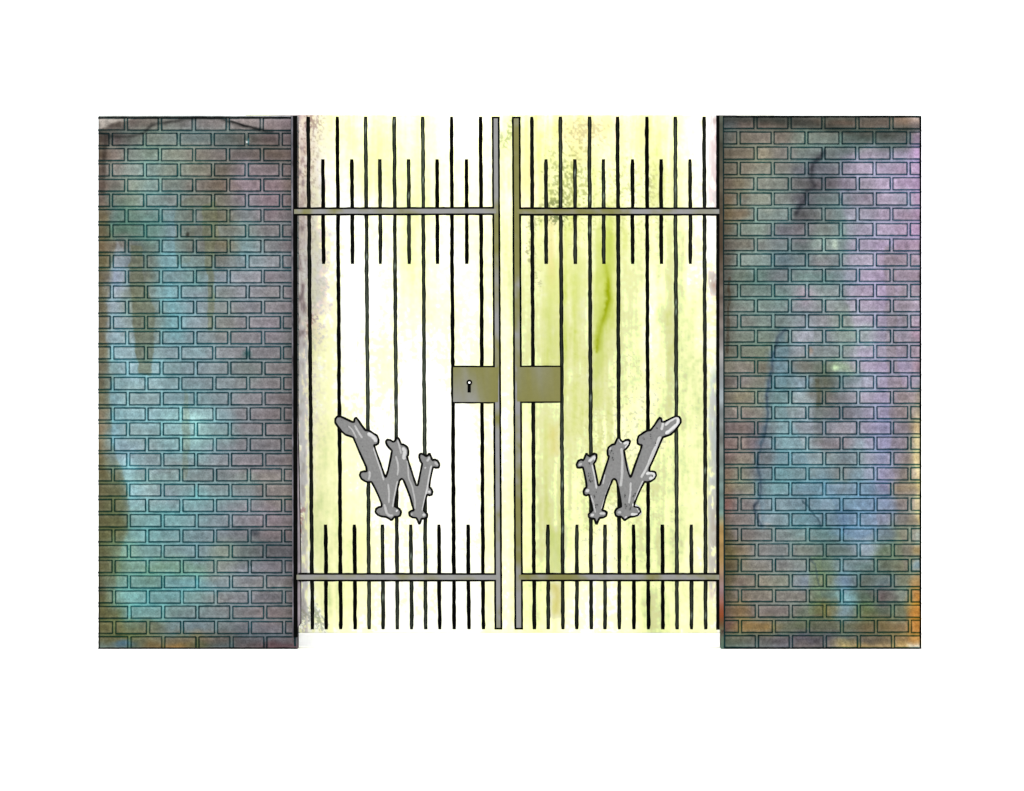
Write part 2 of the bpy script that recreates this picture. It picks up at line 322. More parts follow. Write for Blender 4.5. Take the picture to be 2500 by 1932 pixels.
def make_pillar(side, label):
    fn = left_colour if side == 'L' else right_colour
    if side == 'L': x0, x1 = 240, 726
    else: x0, x1 = 1761, 2250
    ytop, ybot = 282, 1585
    st = 2.2
    nx = int((x1 - x0) / st); ny = int((ybot - ytop) / st)
    X, Y = np.meshgrid(np.linspace(x0, x1, nx), np.linspace(ytop, ybot, ny))
    x, y = X.ravel(), Y.ravel()
    if side == 'L': xe = np.minimum(x, x0 + 472 + (y - 282) * .0095)   # face narrows a little to the top
    else: xe = np.maximum(x, 1765 + (y - 282) * .002)
    p = fn(x, y); c = p.c
    rects = brick_rects(side)
    rng = random.Random(5 if side == 'L' else 6)
    inb = np.zeros(x.shape, bool); tone = np.ones(x.shape); edge = np.zeros(x.shape)
    bn = (fbm(x, y, 9, 77, 3) - .5)
    for (a, t, cc, b, ca, cb_, k) in rects:
        m = (x > a) & (x < cc) & (y > t) & (y < b)
        inb |= m; tone[m] = rng.uniform(.96, 1.04)
        de = np.minimum(np.minimum(x - a, cc - x) if not (ca or cb_) else (cc - x if ca else x - a), np.minimum(y - t, b - y))
        edge[m] = np.clip(1 - np.abs(de[m] - 5) / 3.5, 0, 1)
    grey = c.mean(1, keepdims=True)
    brick = (c * .86 + grey * .14) * np.array([.995, 1.0, .99]) * tone[:, None] * (1 + bn[:, None] * .34)
    brick = brick + edge[:, None] * (12 + 10 * p.n[:, None])
    mort = c * np.array([1.06, 1.16, 1.15]) + np.array([8, 11, 11])
    mort = mort * (1 + bn[:, None] * .2)
    c = np.where(inb[:, None], brick, mort)
    top = (y < 287)
    c[top] = c[top] * .5 + 110 * (.5 + fbm(x[top], y[top], 12, 4)[:, None] * .6)
    g = c.mean(1, keepdims=True); c = g + (c - g) * .92
    c = np.clip(c * (np.array([1.04, 1.085, 1.085]) if side == 'L' else np.array([1.06, 1.10, 1.10])) + 2, 4, 252)
    alb = lin(c) / GAIN_FRONT
    depth = np.where(inb, -.006, 0.0)
    verts = np.stack([(x - CX) / PX, depth, CAMZ + (CY - y) / PX], 1)
    verts[:, 2] = np.maximum(verts[:, 2], 0)
    idx = np.arange(nx * ny).reshape(ny, nx)
    F = np.stack([idx[:-1, :-1], idx[1:, :-1], idx[1:, 1:], idx[:-1, 1:]], -1).reshape(-1, 4).tolist()
    V = verts.tolist(); cols = alb.tolist()
    mb = MB(); mb.v, mb.f, mb.c = V, F, cols
    # sides, back, top of the pillar, carrying the front's edge tones round the corner
    BD = .62
    xa, xb = (x0 - CX) / PX, (x1 - CX) / PX; zt = CAMZ + (CY - ytop) / PX
    def side_face(xs, col_i, flip):
        nzs, nd = 66, 13
        zz = np.linspace(zt, 0, nzs); dd = np.linspace(0.0, BD, nd)
        b0 = len(mb.v); cidx = [int(round(j)) for j in np.linspace(0, ny - 1, nzs)]
        for j, z in enumerate(zz):
            cc = np.mean([alb[idx[cidx[j], min(max(col_i + q, 0), nx - 1)]] for q in range(-12, 13)], 0)
            for d_ in dd: mb.v.append((xs, d_, z)); mb.c.append(tuple(cc * rng.uniform(.9, 1.1)))
        for j in range(nzs - 1):
            for i in range(nd - 1):
                q = (b0 + j * nd + i, b0 + (j + 1) * nd + i, b0 + (j + 1) * nd + i + 1, b0 + j * nd + i + 1)
                mb.f.append(q if flip else q[::-1])
    side_face(xa, 12, False); side_face(xb, nx - 13, True)
    back = tuple(alb.mean(0))
    mb.add([(xa, BD, 0), (xb, BD, 0), (xb, BD, zt), (xa, BD, zt)], [(1, 0, 3, 2)], back)
    mb.add([(xa, 0, zt), (xb, 0, zt), (xb, BD, zt), (xa, BD, zt)], [(0, 1, 2, 3)], back)
    # inked joint lines round every brick, each a thin uneven bead
    lines = []
    for (a, t, cc, b, ca, cb_, k) in rects:
        j = lambda s=.5: rng.uniform(-s, s)
        a_, c_, t_, b_ = a + j(), cc + j(), t + j(), b + j()
        lines.append(((a_ - 1, t_), (c_ + 1, t_ + j(.4)))); lines.append(((a_ - 1, b_), (c_ + 1, b_ + j(.4))))
        if not ca: lines.append(((a_, t_), (a_ + j(.4), b_)))
        if not cb_: lines.append(((c_, t_), (c_ + j(.4), b_)))
    lp, lw_, seg = [], [], []
    for (ax, ay), (bx, by) in lines:
        L_ = math.hypot(bx - ax, by - ay); n = max(2, int(L_ / 9))
        wbase = rng.uniform(1.25, 1.75); ids = []
        for i in range(n + 1):
            u = i / n; ids.append(len(lp)); lp.append((ax + (bx - ax) * u + rng.uniform(-.25, .25), ay + (by - ay) * u + rng.uniform(-.25, .25)))
            lw_.append(wbase * rng.uniform(.75, 1.25))
        seg.append((ids, abs(bx - ax) > abs(by - ay)))
    lp = np.array(lp); pl = fn(lp[:, 0], lp[:, 1]).c
    strength = .34 + .34 * fbm(lp[:, 0], lp[:, 1], 60, 91, 3)
    lcol = pl * strength[:, None] * np.array([.50, .98, 1.02]) + np.array([0, 8, 10])
    lalb = lin(np.clip(lcol, 4, 200)) / GAIN_FRONT
    yf = -.009
    for ids, horiz in seg:
        v, cc = [], []
        for i in ids:
            px, py = lp[i]; h = lw_[i]
            for (dx, dy) in (((0, -h), (0, h)) if horiz else ((-h, 0), (h, 0))):
                v.append(W(px + dx, py + dy, yf)); cc.append(lalb[i])
            for (dx, dy) in (((0, -h), (0, h)) if horiz else ((-h, 0), (h, 0))):
                v.append(W(px + dx, py + dy, .001)); cc.append(lalb[i])
        f = []
        for q in range(len(ids) - 1):
            A, B = q * 4, q * 4 + 4
            f += [(A, A + 1, B + 1, B), (A, B, B + 2, A + 2), (A + 1, A + 3, B + 3, B + 1)]
        mb.add(v, f, cc)
    # joints on the two returns
    for xs, sg in ((xa, -1), (xb, 1)):
        for k in range(35):
            z = CAMZ + (CY - (326 + k * 37.24 - 5)) / PX
            if z < .01: continue
            mb.add([(xs + sg * .002, 0, z), (xs + sg * .002, BD, z), (xs + sg * .002, BD, z + .012), (xs + sg * .002, 0, z + .012)], [(0, 1, 2, 3)], (.02, .04, .045))
            for q in range(2):
                yy = .12 + .3 * q + (.15 if k % 2 else 0)
                mb.add([(xs + sg * .002, yy, z + .012), (xs + sg * .002, yy + .012, z + .012), (xs + sg * .002, yy + .012, z + .149), (xs + sg * .002, yy, z + .149)], [(0, 1, 2, 3)], (.02, .04, .045))
    root = empty('brick_pillar', ((xa + xb) / 2, .3, 0), label, 'pillar', 'brick pillars either side of the gate'); root['kind'] = 'thing'
    mb.build('brickwork', M_BRICK, root)
    # dark edge bead round the face
    eb = MB(); K = tuple(lin((6, 10, 10)) / GAIN_FRONT); TE = tuple(lin((18, 52, 56)) / GAIN_FRONT); TG = tuple(lin((60, 105, 92)) / GAIN_FRONT)
    def bead(a, b, wd, col, n=40, taper=None):
        v, f, cc = [], [], []
        hz = abs(b[0] - a[0]) > abs(b[1] - a[1])
        for i in range(n + 1):
            u = i / n; px = a[0] + (b[0] - a[0]) * u + rng.uniform(-.3, .3); py = a[1] + (b[1] - a[1]) * u + rng.uniform(-.3, .3)
            h = wd * rng.uniform(.8, 1.15) * (taper(u) if taper else 1)
            o2 = ((0, -h), (0, h)) if hz else ((-h, 0), (h, 0))
            for yy in (-.012, .001):
                for dx, dy in o2: v.append(W(px + dx, min(py + dy, GY), yy)); cc.append(col)
        for q in range(n):
            A, B = q * 4, q * 4 + 4
            f += [(A, A + 1, B + 1, B), (A, B, B + 2, A + 2), (A + 1, A + 3, B + 3, B + 1)]
        eb.add(v, f, cc)
    if side == 'L':
        bead((240, 287.5), (712, 287.5), 1.9, K); bead((712, 284), (720, 1578), 2.2, TE, 90)
        bead((240, 1583), (724, 1583), 1.9, K); bead((241.5, 1300), (241.5, 1583), 1.8, K, 40, lambda u: .4 + .6 * u)
        bead((240.8, 290), (240.8, 1300), .5, TE, 60)
    else:
        bead((1765, 285.5), (2248, 285.5), 1.9, K); bead((2247.3, 284), (2247.3, 1583), 2.2, K, 90)
        bead((1768, 1583), (2248, 1583), 1.7, K); bead((1765.5, 286), (1769, 1583), 1.7, TE, 90)
    eb.build('edge_bead', M_IRON, root)
    return root

make_pillar('L', 'brick pillar in muted teal and mauve with brown olive runs down its outer side')
make_pillar('R', 'brick pillar in teal and lilac with an orange patch low on its outer corner')

# ------------------------------------------------------------------ stained wall behind the gate
YW = 1.5                    # the wall stands a stride behind the gate, on a low white step
FW = (D + YW) / D
ZW = CAMZ + (CY - 1545) / PX * FW
WX = [700, 735, 760, 800, 850, 900, 950, 1000, 1050, 1100, 1150, 1195, 1235, 1285, 1335, 1385, 1440, 1490, 1540, 1590, 1640, 1690, 1735, 1770]
WY = [285, 340, 430, 520, 600, 680, 760, 840, 920, 1000, 1080, 1160, 1240, 1320, 1400, 1470, 1540]
WT = '''.5 .5 .5 .6 .6 .7 .7 .6 .5 .1 .1 .3 .7 .8 1.0 .9 .7 .6 .6 .6 .5 .2 .0 .0
.4 .4 .4 .5 .7 .7 .7 .7 .6 .1 .1 .3 .7 .9 1.1 .9 .8 .5 .5 .9 .6 .1 .0 .0
.2 .3 .4 .1 .3 .9 .8 .8 .6 .4 .2 .2 .7 .9 1.1 1. .8 .5 .5 .9 .7 .1 .0 .0
.2 .3 .5 .1 .0 .2 .3 .8 .7 .3 .3 .3 .6 .6 .8 1. .8 .9 .5 .8 .6 .1 .0 .0
.1 .2 .5 .3 .0 .1 .2 .7 .4 .1 .3 .4 .7 .7 .8 .9 .9 1.3 .8 .6 .7 .2 .0 .0
.1 .1 .3 .3 .0 .0 .1 .7 .3 .1 .1 .4 .8 .8 .9 1.1 1. 1.4 .8 .2 .8 .2 .1 .0
.1 .1 .3 .2 .0 .0 .1 .3 .3 .2 .1 .3 .6 .7 1. 1. .9 1.4 .6 .1 .8 .4 .1 .0
.1 .1 .4 .3 .0 .1 .2 .1 .1 .2 .2 .3 .3 .7 1.1 1.1 .9 1.1 .6 .2 .8 .5 .1 .0
.1 .1 .3 .2 .0 .1 .2 .0 .0 .1 .2 .3 .2 .6 1.1 .9 .9 .9 .7 .3 .7 .6 .2 .0
.1 .1 .2 .2 .2 .1 .1 .0 .0 .0 .1 .3 .1 .6 .8 1. 1.1 1. .6 .3 .8 .6 .2 .1
.1 .1 .2 .5 .4 .1 .0 .0 .0 .0 .0 .3 .1 .5 .9 1. 1. .9 .6 .7 .6 .5 .2 .0
.1 .1 .3 .5 .3 .2 .1 .1 .0 .0 .0 .3 .2 .5 1. .8 .9 .8 .6 .8 .7 .5 .2 .1
.1 .1 .4 .7 .4 .3 .1 .2 .0 .0 .0 .3 .3 .5 1.1 .9 .8 .4 .7 .9 .6 .4 .2 .1
.1 .1 .3 .8 .6 .5 .1 .1 .1 .0 .1 .4 .3 .4 1.1 .7 .3 .3 .7 .9 .7 .5 .2 .1
.1 .2 .2 .7 .5 .4 .0 .1 .1 .0 .0 .2 .2 .5 .8 .5 .2 .2 .5 .6 .6 .3 .2 .1
.1 .1 .1 .7 .4 .2 .0 .1 .1 .0 .0 .4 .2 .5 .7 .3 .1 .2 .3 .8 .7 .3 .2 .1
.2 .1 .1 .3 .2 .1 .0 .0 .0 .0 .0 .3 .2 .4 .5 .2 .1 .2 .2 .7 .6 .3 .2 .1'''
WT = [[float(k) for k in r.split()] for r in WT.strip().split('\n')]
def make_wall():
    x0, x1, yt, yb = 600, 1890, 281, 1545
    st = 2.5; nx = int((x1 - x0) / st); ny = int((yb - yt) / st)
    X, Y = np.meshgrid(np.linspace(x0, x1, nx), np.linspace(yt, yb, ny)); x, y = X.ravel(), Y.ravel()
    wx = x + (fbm(x, y, (22, 60), 201) - .5) * 44; wy = y + (fbm(x, y, 50, 202) - .5) * 50
    t = grid_sample(WX, WY, WT, wx, wy)[:, 0]
    streak = fbm(x, y, (12, 150), 203, 4) - .5; fine = fbm(x, y, 9, 204, 3) - .5; med = fbm(x, y, (45, 70), 205, 3) - .5
    t = t * (1 + streak * 1.15 + med * .75) + fine * .5 * (t > .04) + streak * .10 * (t > .05)
    t = t * np.interp(x, [1150, 1270], [.76, .94]) * np.interp(y, [900, 1150], [1, .86])
    t = np.clip(t * 1.12 - .09, 0, 2)
    stops = np.array([0, .25, .6, 1.0, 1.5, 2.0])
    cc = np.array([(255, 255, 253), (254, 254, 228), (251, 252, 196), (241, 245, 170), (222, 231, 126), (180, 195, 45)], float)
    c = np.stack([np.interp(t, stops, cc[:, k]) for k in range(3)], 1)
    p = Paint(x, y, c, 210)
    # green run of moss
    p.stroke([(1486, 540), (1486, 640), (1484, 740), (1468, 800), (1458, 900), (1452, 980)], 16, (206, 218, 100), .5, 30)
    p.stroke([(1345, 640), (1342, 760), (1346, 890)], 14, (215, 226, 120), .5, 26)
    p.stroke([(1412, 620), (1408, 700), (1415, 780)], 10, (216, 226, 125), .5, 22)
    p.stroke([(1480, 650), (1488, 730), (1478, 770), (1465, 800), (1460, 850)], 7, (170, 185, 30), .8, 12)
    p.stroke([(1480, 650), (1488, 730), (1472, 780), (1462, 830), (1458, 860)], 2.5, (150, 165, 0), .7, 5)
    p.poly([(1395, 640), (1430, 640), (1425, 740), (1400, 740)], (212, 223, 120), .3, 26)
    p.poly([(1325, 640), (1360, 640), (1362, 880), (1330, 885)], (218, 228, 122), .2, 26)
    p.poly([(1348, 1430), (1368, 1430), (1368, 1500), (1350, 1505)], (212, 198, 90), .6, 18)
    p.poly([(1340, 1040), (1360, 1040), (1360, 1110), (1342, 1110)], (232, 215, 110), .45, 18)
    p.poly([(1455, 600), (1500, 570), (1505, 660), (1460, 700)], (206, 218, 105), .6, 14)
    p.poly([(1340, 1300), (1375, 1290), (1375, 1400), (1345, 1400)], (205, 222, 115), .5, 22)
    p.poly([(1452, 560), (1470, 540), (1475, 900), (1455, 930)], (210, 222, 115), .45, 10)
    # peach patches upper right
    for (bx, by, rx, ry, a) in ((1410, 330, 60, 45, .5), (1460, 310, 50, 30, .5), (1290, 420, 20, 90, .6), (1425, 380, 40, 30, .5), (1345, 600, 12, 100, .6), (1555, 330, 60, 35, .35)):
        p.blob(bx, by, rx, ry, (247, 232, 165), a)
    # dark olive speckle
    sp = fbm(x, y, 5, 220, 3); rg = np.random.RandomState(8)
    def speck(cx, cy, rx, ry, col, thr, al):
        r = np.hypot((x - cx + (med * 60)) / rx, (y - cy) / ry); m = np.clip(1.25 - r, 0, 1)
        p.mix(np.clip((sp * .8 + m * .35 - thr) * 9, 0, 1) * m * al, col)
    speck(1385, 450, 95, 150, (130, 138, 75), .67, .6); speck(1420, 320, 130, 50, (175, 165, 115), .68, .5)
    speck(1365, 520, 60, 50, (85, 98, 55), .66, .75); speck(1300, 620, 16, 130, (150, 150, 95), .68, .6); speck(1240, 330, 20, 60, (150, 165, 90), .68, .6)
    speck(1590, 460, 40, 70, (165, 165, 105), .69, .5); speck(1310, 560, 20, 160, (155, 150, 100), .69, .5)
    
    speck(1480, 480, 300, 250, (200, 205, 120), .78, .5); speck(1500, 1100, 260, 500, (205, 212, 115), .80, .35)
    # pink-brown band by the left pillar
    m = np.clip((800 - (x + (fbm(x, y, 30, 230) - .5) * 60)) / 55, 0, 1) * np.interp(y, [281, 330, 500, 650, 800, 850, 1100, 1300, 1545], [1, 1, .75, .45, .12, .06, .02, .0, .0]) * np.clip((x - 660) / 40, 0, 1)
    p.mix(m * (.30 + .8 * (fbm(x, y, (8, 12), 231, 3))) * .75, (205, 175, 158)); p.mix(m * np.clip((sp - .56) * 8, 0, 1) * .7, (140, 118, 110))
    m2 = np.clip((752 - x) / 10, 0, 1) * np.clip((x - 670) / 40, 0, 1) * np.interp(y, [281, 500, 700, 850, 900, 1050, 1300, 1350, 1545], [.7, .6, .8, .6, .3, .25, .3, .12, .4])
    n2 = fbm(x, y, (10, 28), 233, 3)
    p.mix(m2 * np.clip((n2 - .38) * 4, 0, 1) * .9, (188, 165, 165)); p.mix(m2 * np.clip((n2 - .60) * 8, 0, 1) * .8, (120, 105, 108))
    speck(745, 1500, 18, 46, (180, 180, 160), .66, .6); speck(742, 1280, 10, 60, (205, 130, 130), .62, .8); speck(772, 1510, 22, 40, (205, 215, 165), .62, .8)
    speck(748, 790, 16, 50, (190, 140, 130), .62, .7); speck(762, 300, 50, 40, (140, 110, 105), .62, .6)
    # pink flecks by the right pillar, pale grey wash low down
    m3 = np.clip((x - 1728) / 14, 0, 1) * np.clip((1800 - x) / 25, 0, 1)
    for (cy, ry, col) in ((292, 18, (170, 150, 145)), (340, 50, (230, 200, 200)), (688, 28, (215, 175, 155)), (430, 80, (240, 215, 215)), (1150, 200, (215, 225, 222)), (1320, 120, (225, 210, 190))):
        r = np.abs((y - cy) / ry); p.mix(m3 * np.clip(1.3 - r, 0, 1) * np.clip((n2 - .32) * 4, 0, 1) * .85, col)
    c = np.clip(p.c, 5, 255)
    alb = np.minimum(lin(c) / GAIN_WALL * 1.03, .86)
    alb = np.where(c > 250, np.maximum(alb, .56 + (c - 250) * .06), alb)
    V = np.stack([(x - CX) / PX * FW, np.full(x.shape, YW), CAMZ + (CY - y) / PX * FW], 1); idx = np.arange(nx * ny).reshape(ny, nx)
    F = np.stack([idx[:-1, :-1], idx[1:, :-1], idx[1:, 1:], idx[:-1, 1:]], -1).reshape(-1, 4).tolist()
    mb = MB(); mb.v, mb.f, mb.c = V.tolist(), F, alb.tolist()
    xa, xb, zt = V[:, 0].min(), V[:, 0].max(), V[:, 2].max(); yb_ = YW + .22
    P = [(xa, YW, ZW), (xb, YW, ZW), (xb, YW, zt), (xa, YW, zt), (xa, yb_, ZW), (xb, yb_, ZW), (xb, yb_, zt), (xa, yb_, zt)]
    mb.add(P, [(5, 4, 7, 6), (4, 0, 3, 7), (1, 5, 6, 2), (3, 2, 6, 7)], (.84, .84, .82))
    o = mb.build('plaster_wall', M_WALL)
    o['label'] = 'pale wall with yellow green stains seen behind the bars of the gate'; o['category'] = 'wall'; o['kind'] = 'thing'
make_wall()
def make_step():
    xa, xb = W(560, 0)[0], W(1930, 0)[0]; y0, y1 = YW - .25, YW + .45; zt = ZW - .002; b = .012
    P = [(xa, y0, 0), (xb, y0, 0), (xb, y0, zt - b), (xa, y0, zt - b), (xa, y0 + b, zt), (xb, y0 + b, zt), (xb, y1, zt), (xa, y1, zt), (xa, y1, 0), (xb, y1, 0)]
    mb = MB(); mb.add(P, [(0, 1, 2, 3), (3, 2, 5, 4), (4, 5, 6, 7), (7, 6, 9, 8), (0, 3, 4, 7, 8), (1, 9, 6, 5, 2)], (.93, .93, .93))
    o = mb.build('step', M_WALL); o['kind'] = 'structure'
make_step()

# ------------------------------------------------------------------ the two gate leaves
BLK = lin((4, 5, 4)) / GAIN_FRONT
GREY = (153, 153, 153)
YB0, YB1 = -.030, -.052      # bars: back, front
YR0, YR1 = -.024, -.066      # stiles, rails: back, dark edge front
rg = random.Random(12)

def make_bar(parent, xt, yt, xb, yb, hollow, seed):
    """one upright: round black bar, greyer down its middle where hollow > 0"""
    mb = MB(); n = max(8, int((yb - yt) / 11)); r = random.Random(seed)
    hw = 4.75; prof = [(-1, .35), (-.62, .85), (-.30, 1), (.30, 1), (.62, .85), (1, .35), (1, -.4), (.5, -1), (-.5, -1), (-1, -.4)]
    v, c, f = [], [], []
    yc = (YB0 + YB1) / 2; hd = (YB0 - YB1) / 2
    ph = r.uniform(0, 9); lx = 0
    for i in range(n + 1):
        u = i / n; lx = lx * .6 + r.uniform(-.45, .45); wv = 1 + r.uniform(-.11, .11)
        if i in (0, n): wv *= .82
        cx = xt + (xb - xt) * u + lx; cy = yt + (yb - yt) * u
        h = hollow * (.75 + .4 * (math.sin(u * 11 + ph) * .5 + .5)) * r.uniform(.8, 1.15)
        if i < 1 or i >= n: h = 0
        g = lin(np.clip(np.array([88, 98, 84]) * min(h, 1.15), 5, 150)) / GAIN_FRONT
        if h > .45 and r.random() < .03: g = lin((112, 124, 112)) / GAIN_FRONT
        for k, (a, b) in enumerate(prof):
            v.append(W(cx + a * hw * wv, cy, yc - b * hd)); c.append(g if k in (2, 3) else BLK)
    m = len(prof)
    for i in range(n):
        for k in range(m): f.append((i * m + k, i * m + (k + 1) % m, (i + 1) * m + (k + 1) % m, (i + 1) * m + k)[::-1])
    f.append(tuple(range(m))); f.append(tuple(n * m + k for k in range(m))[::-1])
    mb.add(v, f, c); mb.build('bar', M_IRON, parent)

def stained(x, y, base, olive=0.0, seed=0):
    """painted grey with olive blotches, sampled at points"""
    x = np.atleast_1d(np.asarray(x, float)); y = np.atleast_1d(np.asarray(y, float))
    n = fbm(x, y, 34, 300 + seed, 4); n2 = fbm(x, y, 8, 310 + seed, 2)
    ov = olive(x, y) if callable(olive) else olive
    a = np.clip(ov * 2.3 + (n - .47) * 1.6 * (ov > .02) + (n - .62) * 1.5, 0, 1)[:, None]
    c = np.asarray(base, float) * (1 - a) + np.array([134, 132, 80]) * a
    return lin(np.clip(c + (n2[:, None] - .5) * 8, 5, 250)) / GAIN_FRONT

def flat_member(mb, x0, y0, x1, y1, slant, seed, olive=0, vert=True, open_a=False, open_b=False, ext=(0, 0), line=4.5, face_y=-.0665, base=GREY, sides=(1, 1)):
    """a flat steel member: a black edge bead round a grey face. vert: runs down the picture, x shifts by slant"""
    r = random.Random(seed)
    n = max(4, int((y1 - y0 if vert else x1 - x0) / 12))
    def row(lo, hi, u):
        if vert: return (lo + slant * u, y0 + (y1 - y0) * u), (hi + slant * u, y0 + (y1 - y0) * u)
        return (x0 + (x1 - x0) * u, lo + slant * u), (x0 + (x1 - x0) * u, hi + slant * u)
    lo, hi = (x0, x1) if vert else (y0, y1)
    def body(lo, hi, ya, yb, colf, us, jit):
        v, c, f = [], [], []
        for u in us:
            a, b = row(lo, hi, u)
            ja, jb = r.uniform(-jit, jit), r.uniform(-jit, jit)
            if vert: a = (a[0] + ja, a[1]); b = (b[0] + jb, b[1])
            else: a = (a[0], a[1] + ja); b = (b[0], b[1] + jb)
            v += [W(*a, ya), W(*b, ya), W(*a, yb), W(*b, yb)]
            ca, cb = colf(a, b); c += [ca, cb, ca, cb]
        for q in range(len(us) - 1):
            A, B = q * 4, q * 4 + 4
            f += [(A, A + 1, B + 1, B), (A + 2, B + 2, B + 3, A + 3), (A, B, B + 2, A + 2), (A + 1, A + 3, B + 3, B + 1)]
        f += [(0, 2, 3, 1), (len(us) * 4 - 4, len(us) * 4 - 3, len(us) * 4 - 1, len(us) * 4 - 2)]
        mb.add(v, f, c)
    us = np.linspace(0, 1, n + 1)
    body(lo - .5, hi + .5, YR1, YR0, lambda a, b: (BLK, BLK), us, .45)
    L_ = (y1 - y0) if vert else (x1 - x0)
    ua = 0 - ext[0] / L_ if open_a else line / L_; ub = 1 + ext[1] / L_ if open_b else 1 - line / L_
    us2 = np.linspace(ua, ub, n + 1)
    def cf(a, b):
        k = stained([a[0], b[0]], [a[1], b[1]], base, olive, seed % 5); return k[0], k[1]
    body(lo + line * sides[0], hi - line * sides[1], face_y - .002, YR1 + .004, cf, us2, .15)

W_OUT = [(105,130),(130,98),(175,95),(250,130),(330,170),(362,175),(370,130),(388,110),(415,140),(460,210),(520,290),(560,290),(600,310),(650,345),(682,362),(700,420),(695,470),(660,490),(635,482),(650,540),(690,650),(740,790),(785,925),(800,930),(830,840),(860,700),(885,560),(850,535),(815,490),(797,440),(820,415),(860,420),(900,447),(927,430),(950,385),(977,400),(1010,480),(1050,485),(1095,520),(1110,570),(1105,635),(1087,642),(1110,720),(1150,840),(1190,970),(1215,1040),(1240,1045),(1255,960),(1280,840),(1300,740),(1275,715),(1258,660),(1262,615),(1290,605),(1330,627),(1355,647),(1385,622),(1400,600),(1418,650),(1440,700),(1475,687),(1515,710),(1535,760),(1525,800),(1490,802),(1447,790),(1430,860),(1405,980),(1395,1070),(1425,1090),(1440,1130),(1430,1175),(1395,1182),(1362,1165),(1340,1260),(1312,1390),(1345,1415),(1370,1440),(1365,1485),(1325,1500),(1287,1500),(1270,1560),(1258,1580),(1240,1530),(1215,1487),(1165,1485),(1125,1460),(1117,1415),(1150,1392),(1185,1387),(1165,1320),(1130,1190),(1080,1060),(1040,965),(1015,950),(987,975),(960,1080),(935,1210),(917,1340),(950,1345),(990,1370),(1010,1410),(995,1460),(960,1475),(922,1470),(895,1500),(875,1525),(845,1500),(800,1475),(740,1470),(690,1450),(655,1410),(665,1365),(700,1342),(745,1335),(740,1290),(700,1190),(650,1080),(600,990),(560,1002),(510,985),(460,950),(440,900),(455,860),(500,850),(540,852),(530,790),(480,680),(430,570),(385,460),(350,380),(300,365),(240,345),(180,290),(130,220),(103,180)]
# highlights painted on the letters as raised pale ridges: (points, width, brightness)
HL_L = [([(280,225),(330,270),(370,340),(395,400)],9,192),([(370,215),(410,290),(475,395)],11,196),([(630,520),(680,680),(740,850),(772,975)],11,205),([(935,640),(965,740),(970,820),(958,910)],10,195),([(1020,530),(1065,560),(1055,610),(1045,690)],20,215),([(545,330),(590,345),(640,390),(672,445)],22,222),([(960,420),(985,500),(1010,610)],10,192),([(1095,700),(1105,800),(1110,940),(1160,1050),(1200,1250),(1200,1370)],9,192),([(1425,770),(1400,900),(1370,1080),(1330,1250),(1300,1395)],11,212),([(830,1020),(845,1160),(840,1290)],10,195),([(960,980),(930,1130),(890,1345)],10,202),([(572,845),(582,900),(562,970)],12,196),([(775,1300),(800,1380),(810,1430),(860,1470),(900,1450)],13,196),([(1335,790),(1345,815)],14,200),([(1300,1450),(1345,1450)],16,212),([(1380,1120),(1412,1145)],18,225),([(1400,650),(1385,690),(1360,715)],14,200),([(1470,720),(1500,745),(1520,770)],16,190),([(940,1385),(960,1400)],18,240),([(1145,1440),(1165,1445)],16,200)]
HL_R = [([(1530,105),(1560,140),(1545,200),(1440,290),(1375,335)],18,235),([(1530,105),(1440,155),(1370,220)],14,225),([(1325,130),(1345,200),(1320,285)],14,215),([(1300,370),(1245,500),(1190,620),(1130,780),(1040,940)],13,212),([(1315,370),(1250,530),(1180,720),(1150,830)],11,212),([(770,530),(785,650),(780,900),(760,1060)],14,200),([(810,620),(850,750),(890,900)],9,196),([(800,470),(860,450),(875,490),(825,535)],18,228),([(735,405),(775,465)],11,212),([(1110,890),(1170,865),(1235,885),(1225,930),(1150,955)],18,232),([(900,1000),(895,1150),(875,1290)],11,205),([(1070,980),(1010,1110),(955,1250)],9,212),([(640,980),(570,1150),(500,1370)],11,212),([(545,890),(515,1030)],9,200),([(370,760),(410,930),(430,1090)],11,215),([(320,720),(380,670),(405,640),(400,700)],16,222),([(280,1130),(330,1105)],18,222),([(350,1180),(390,1300),(415,1420)],9,205),([(720,1420),(770,1410)],16,196),([(920,1300),(1000,1345),(1035,1410),(1000,1455),(900,1440)],18,232),([(350,1465),(395,1440)],16,220),([(470,1430),(550,1430)],14,215),([(815,1495),(850,1470)],11,215),([(600,560),(630,520)],11,200),([(185,770),(230,740)],14,200)]
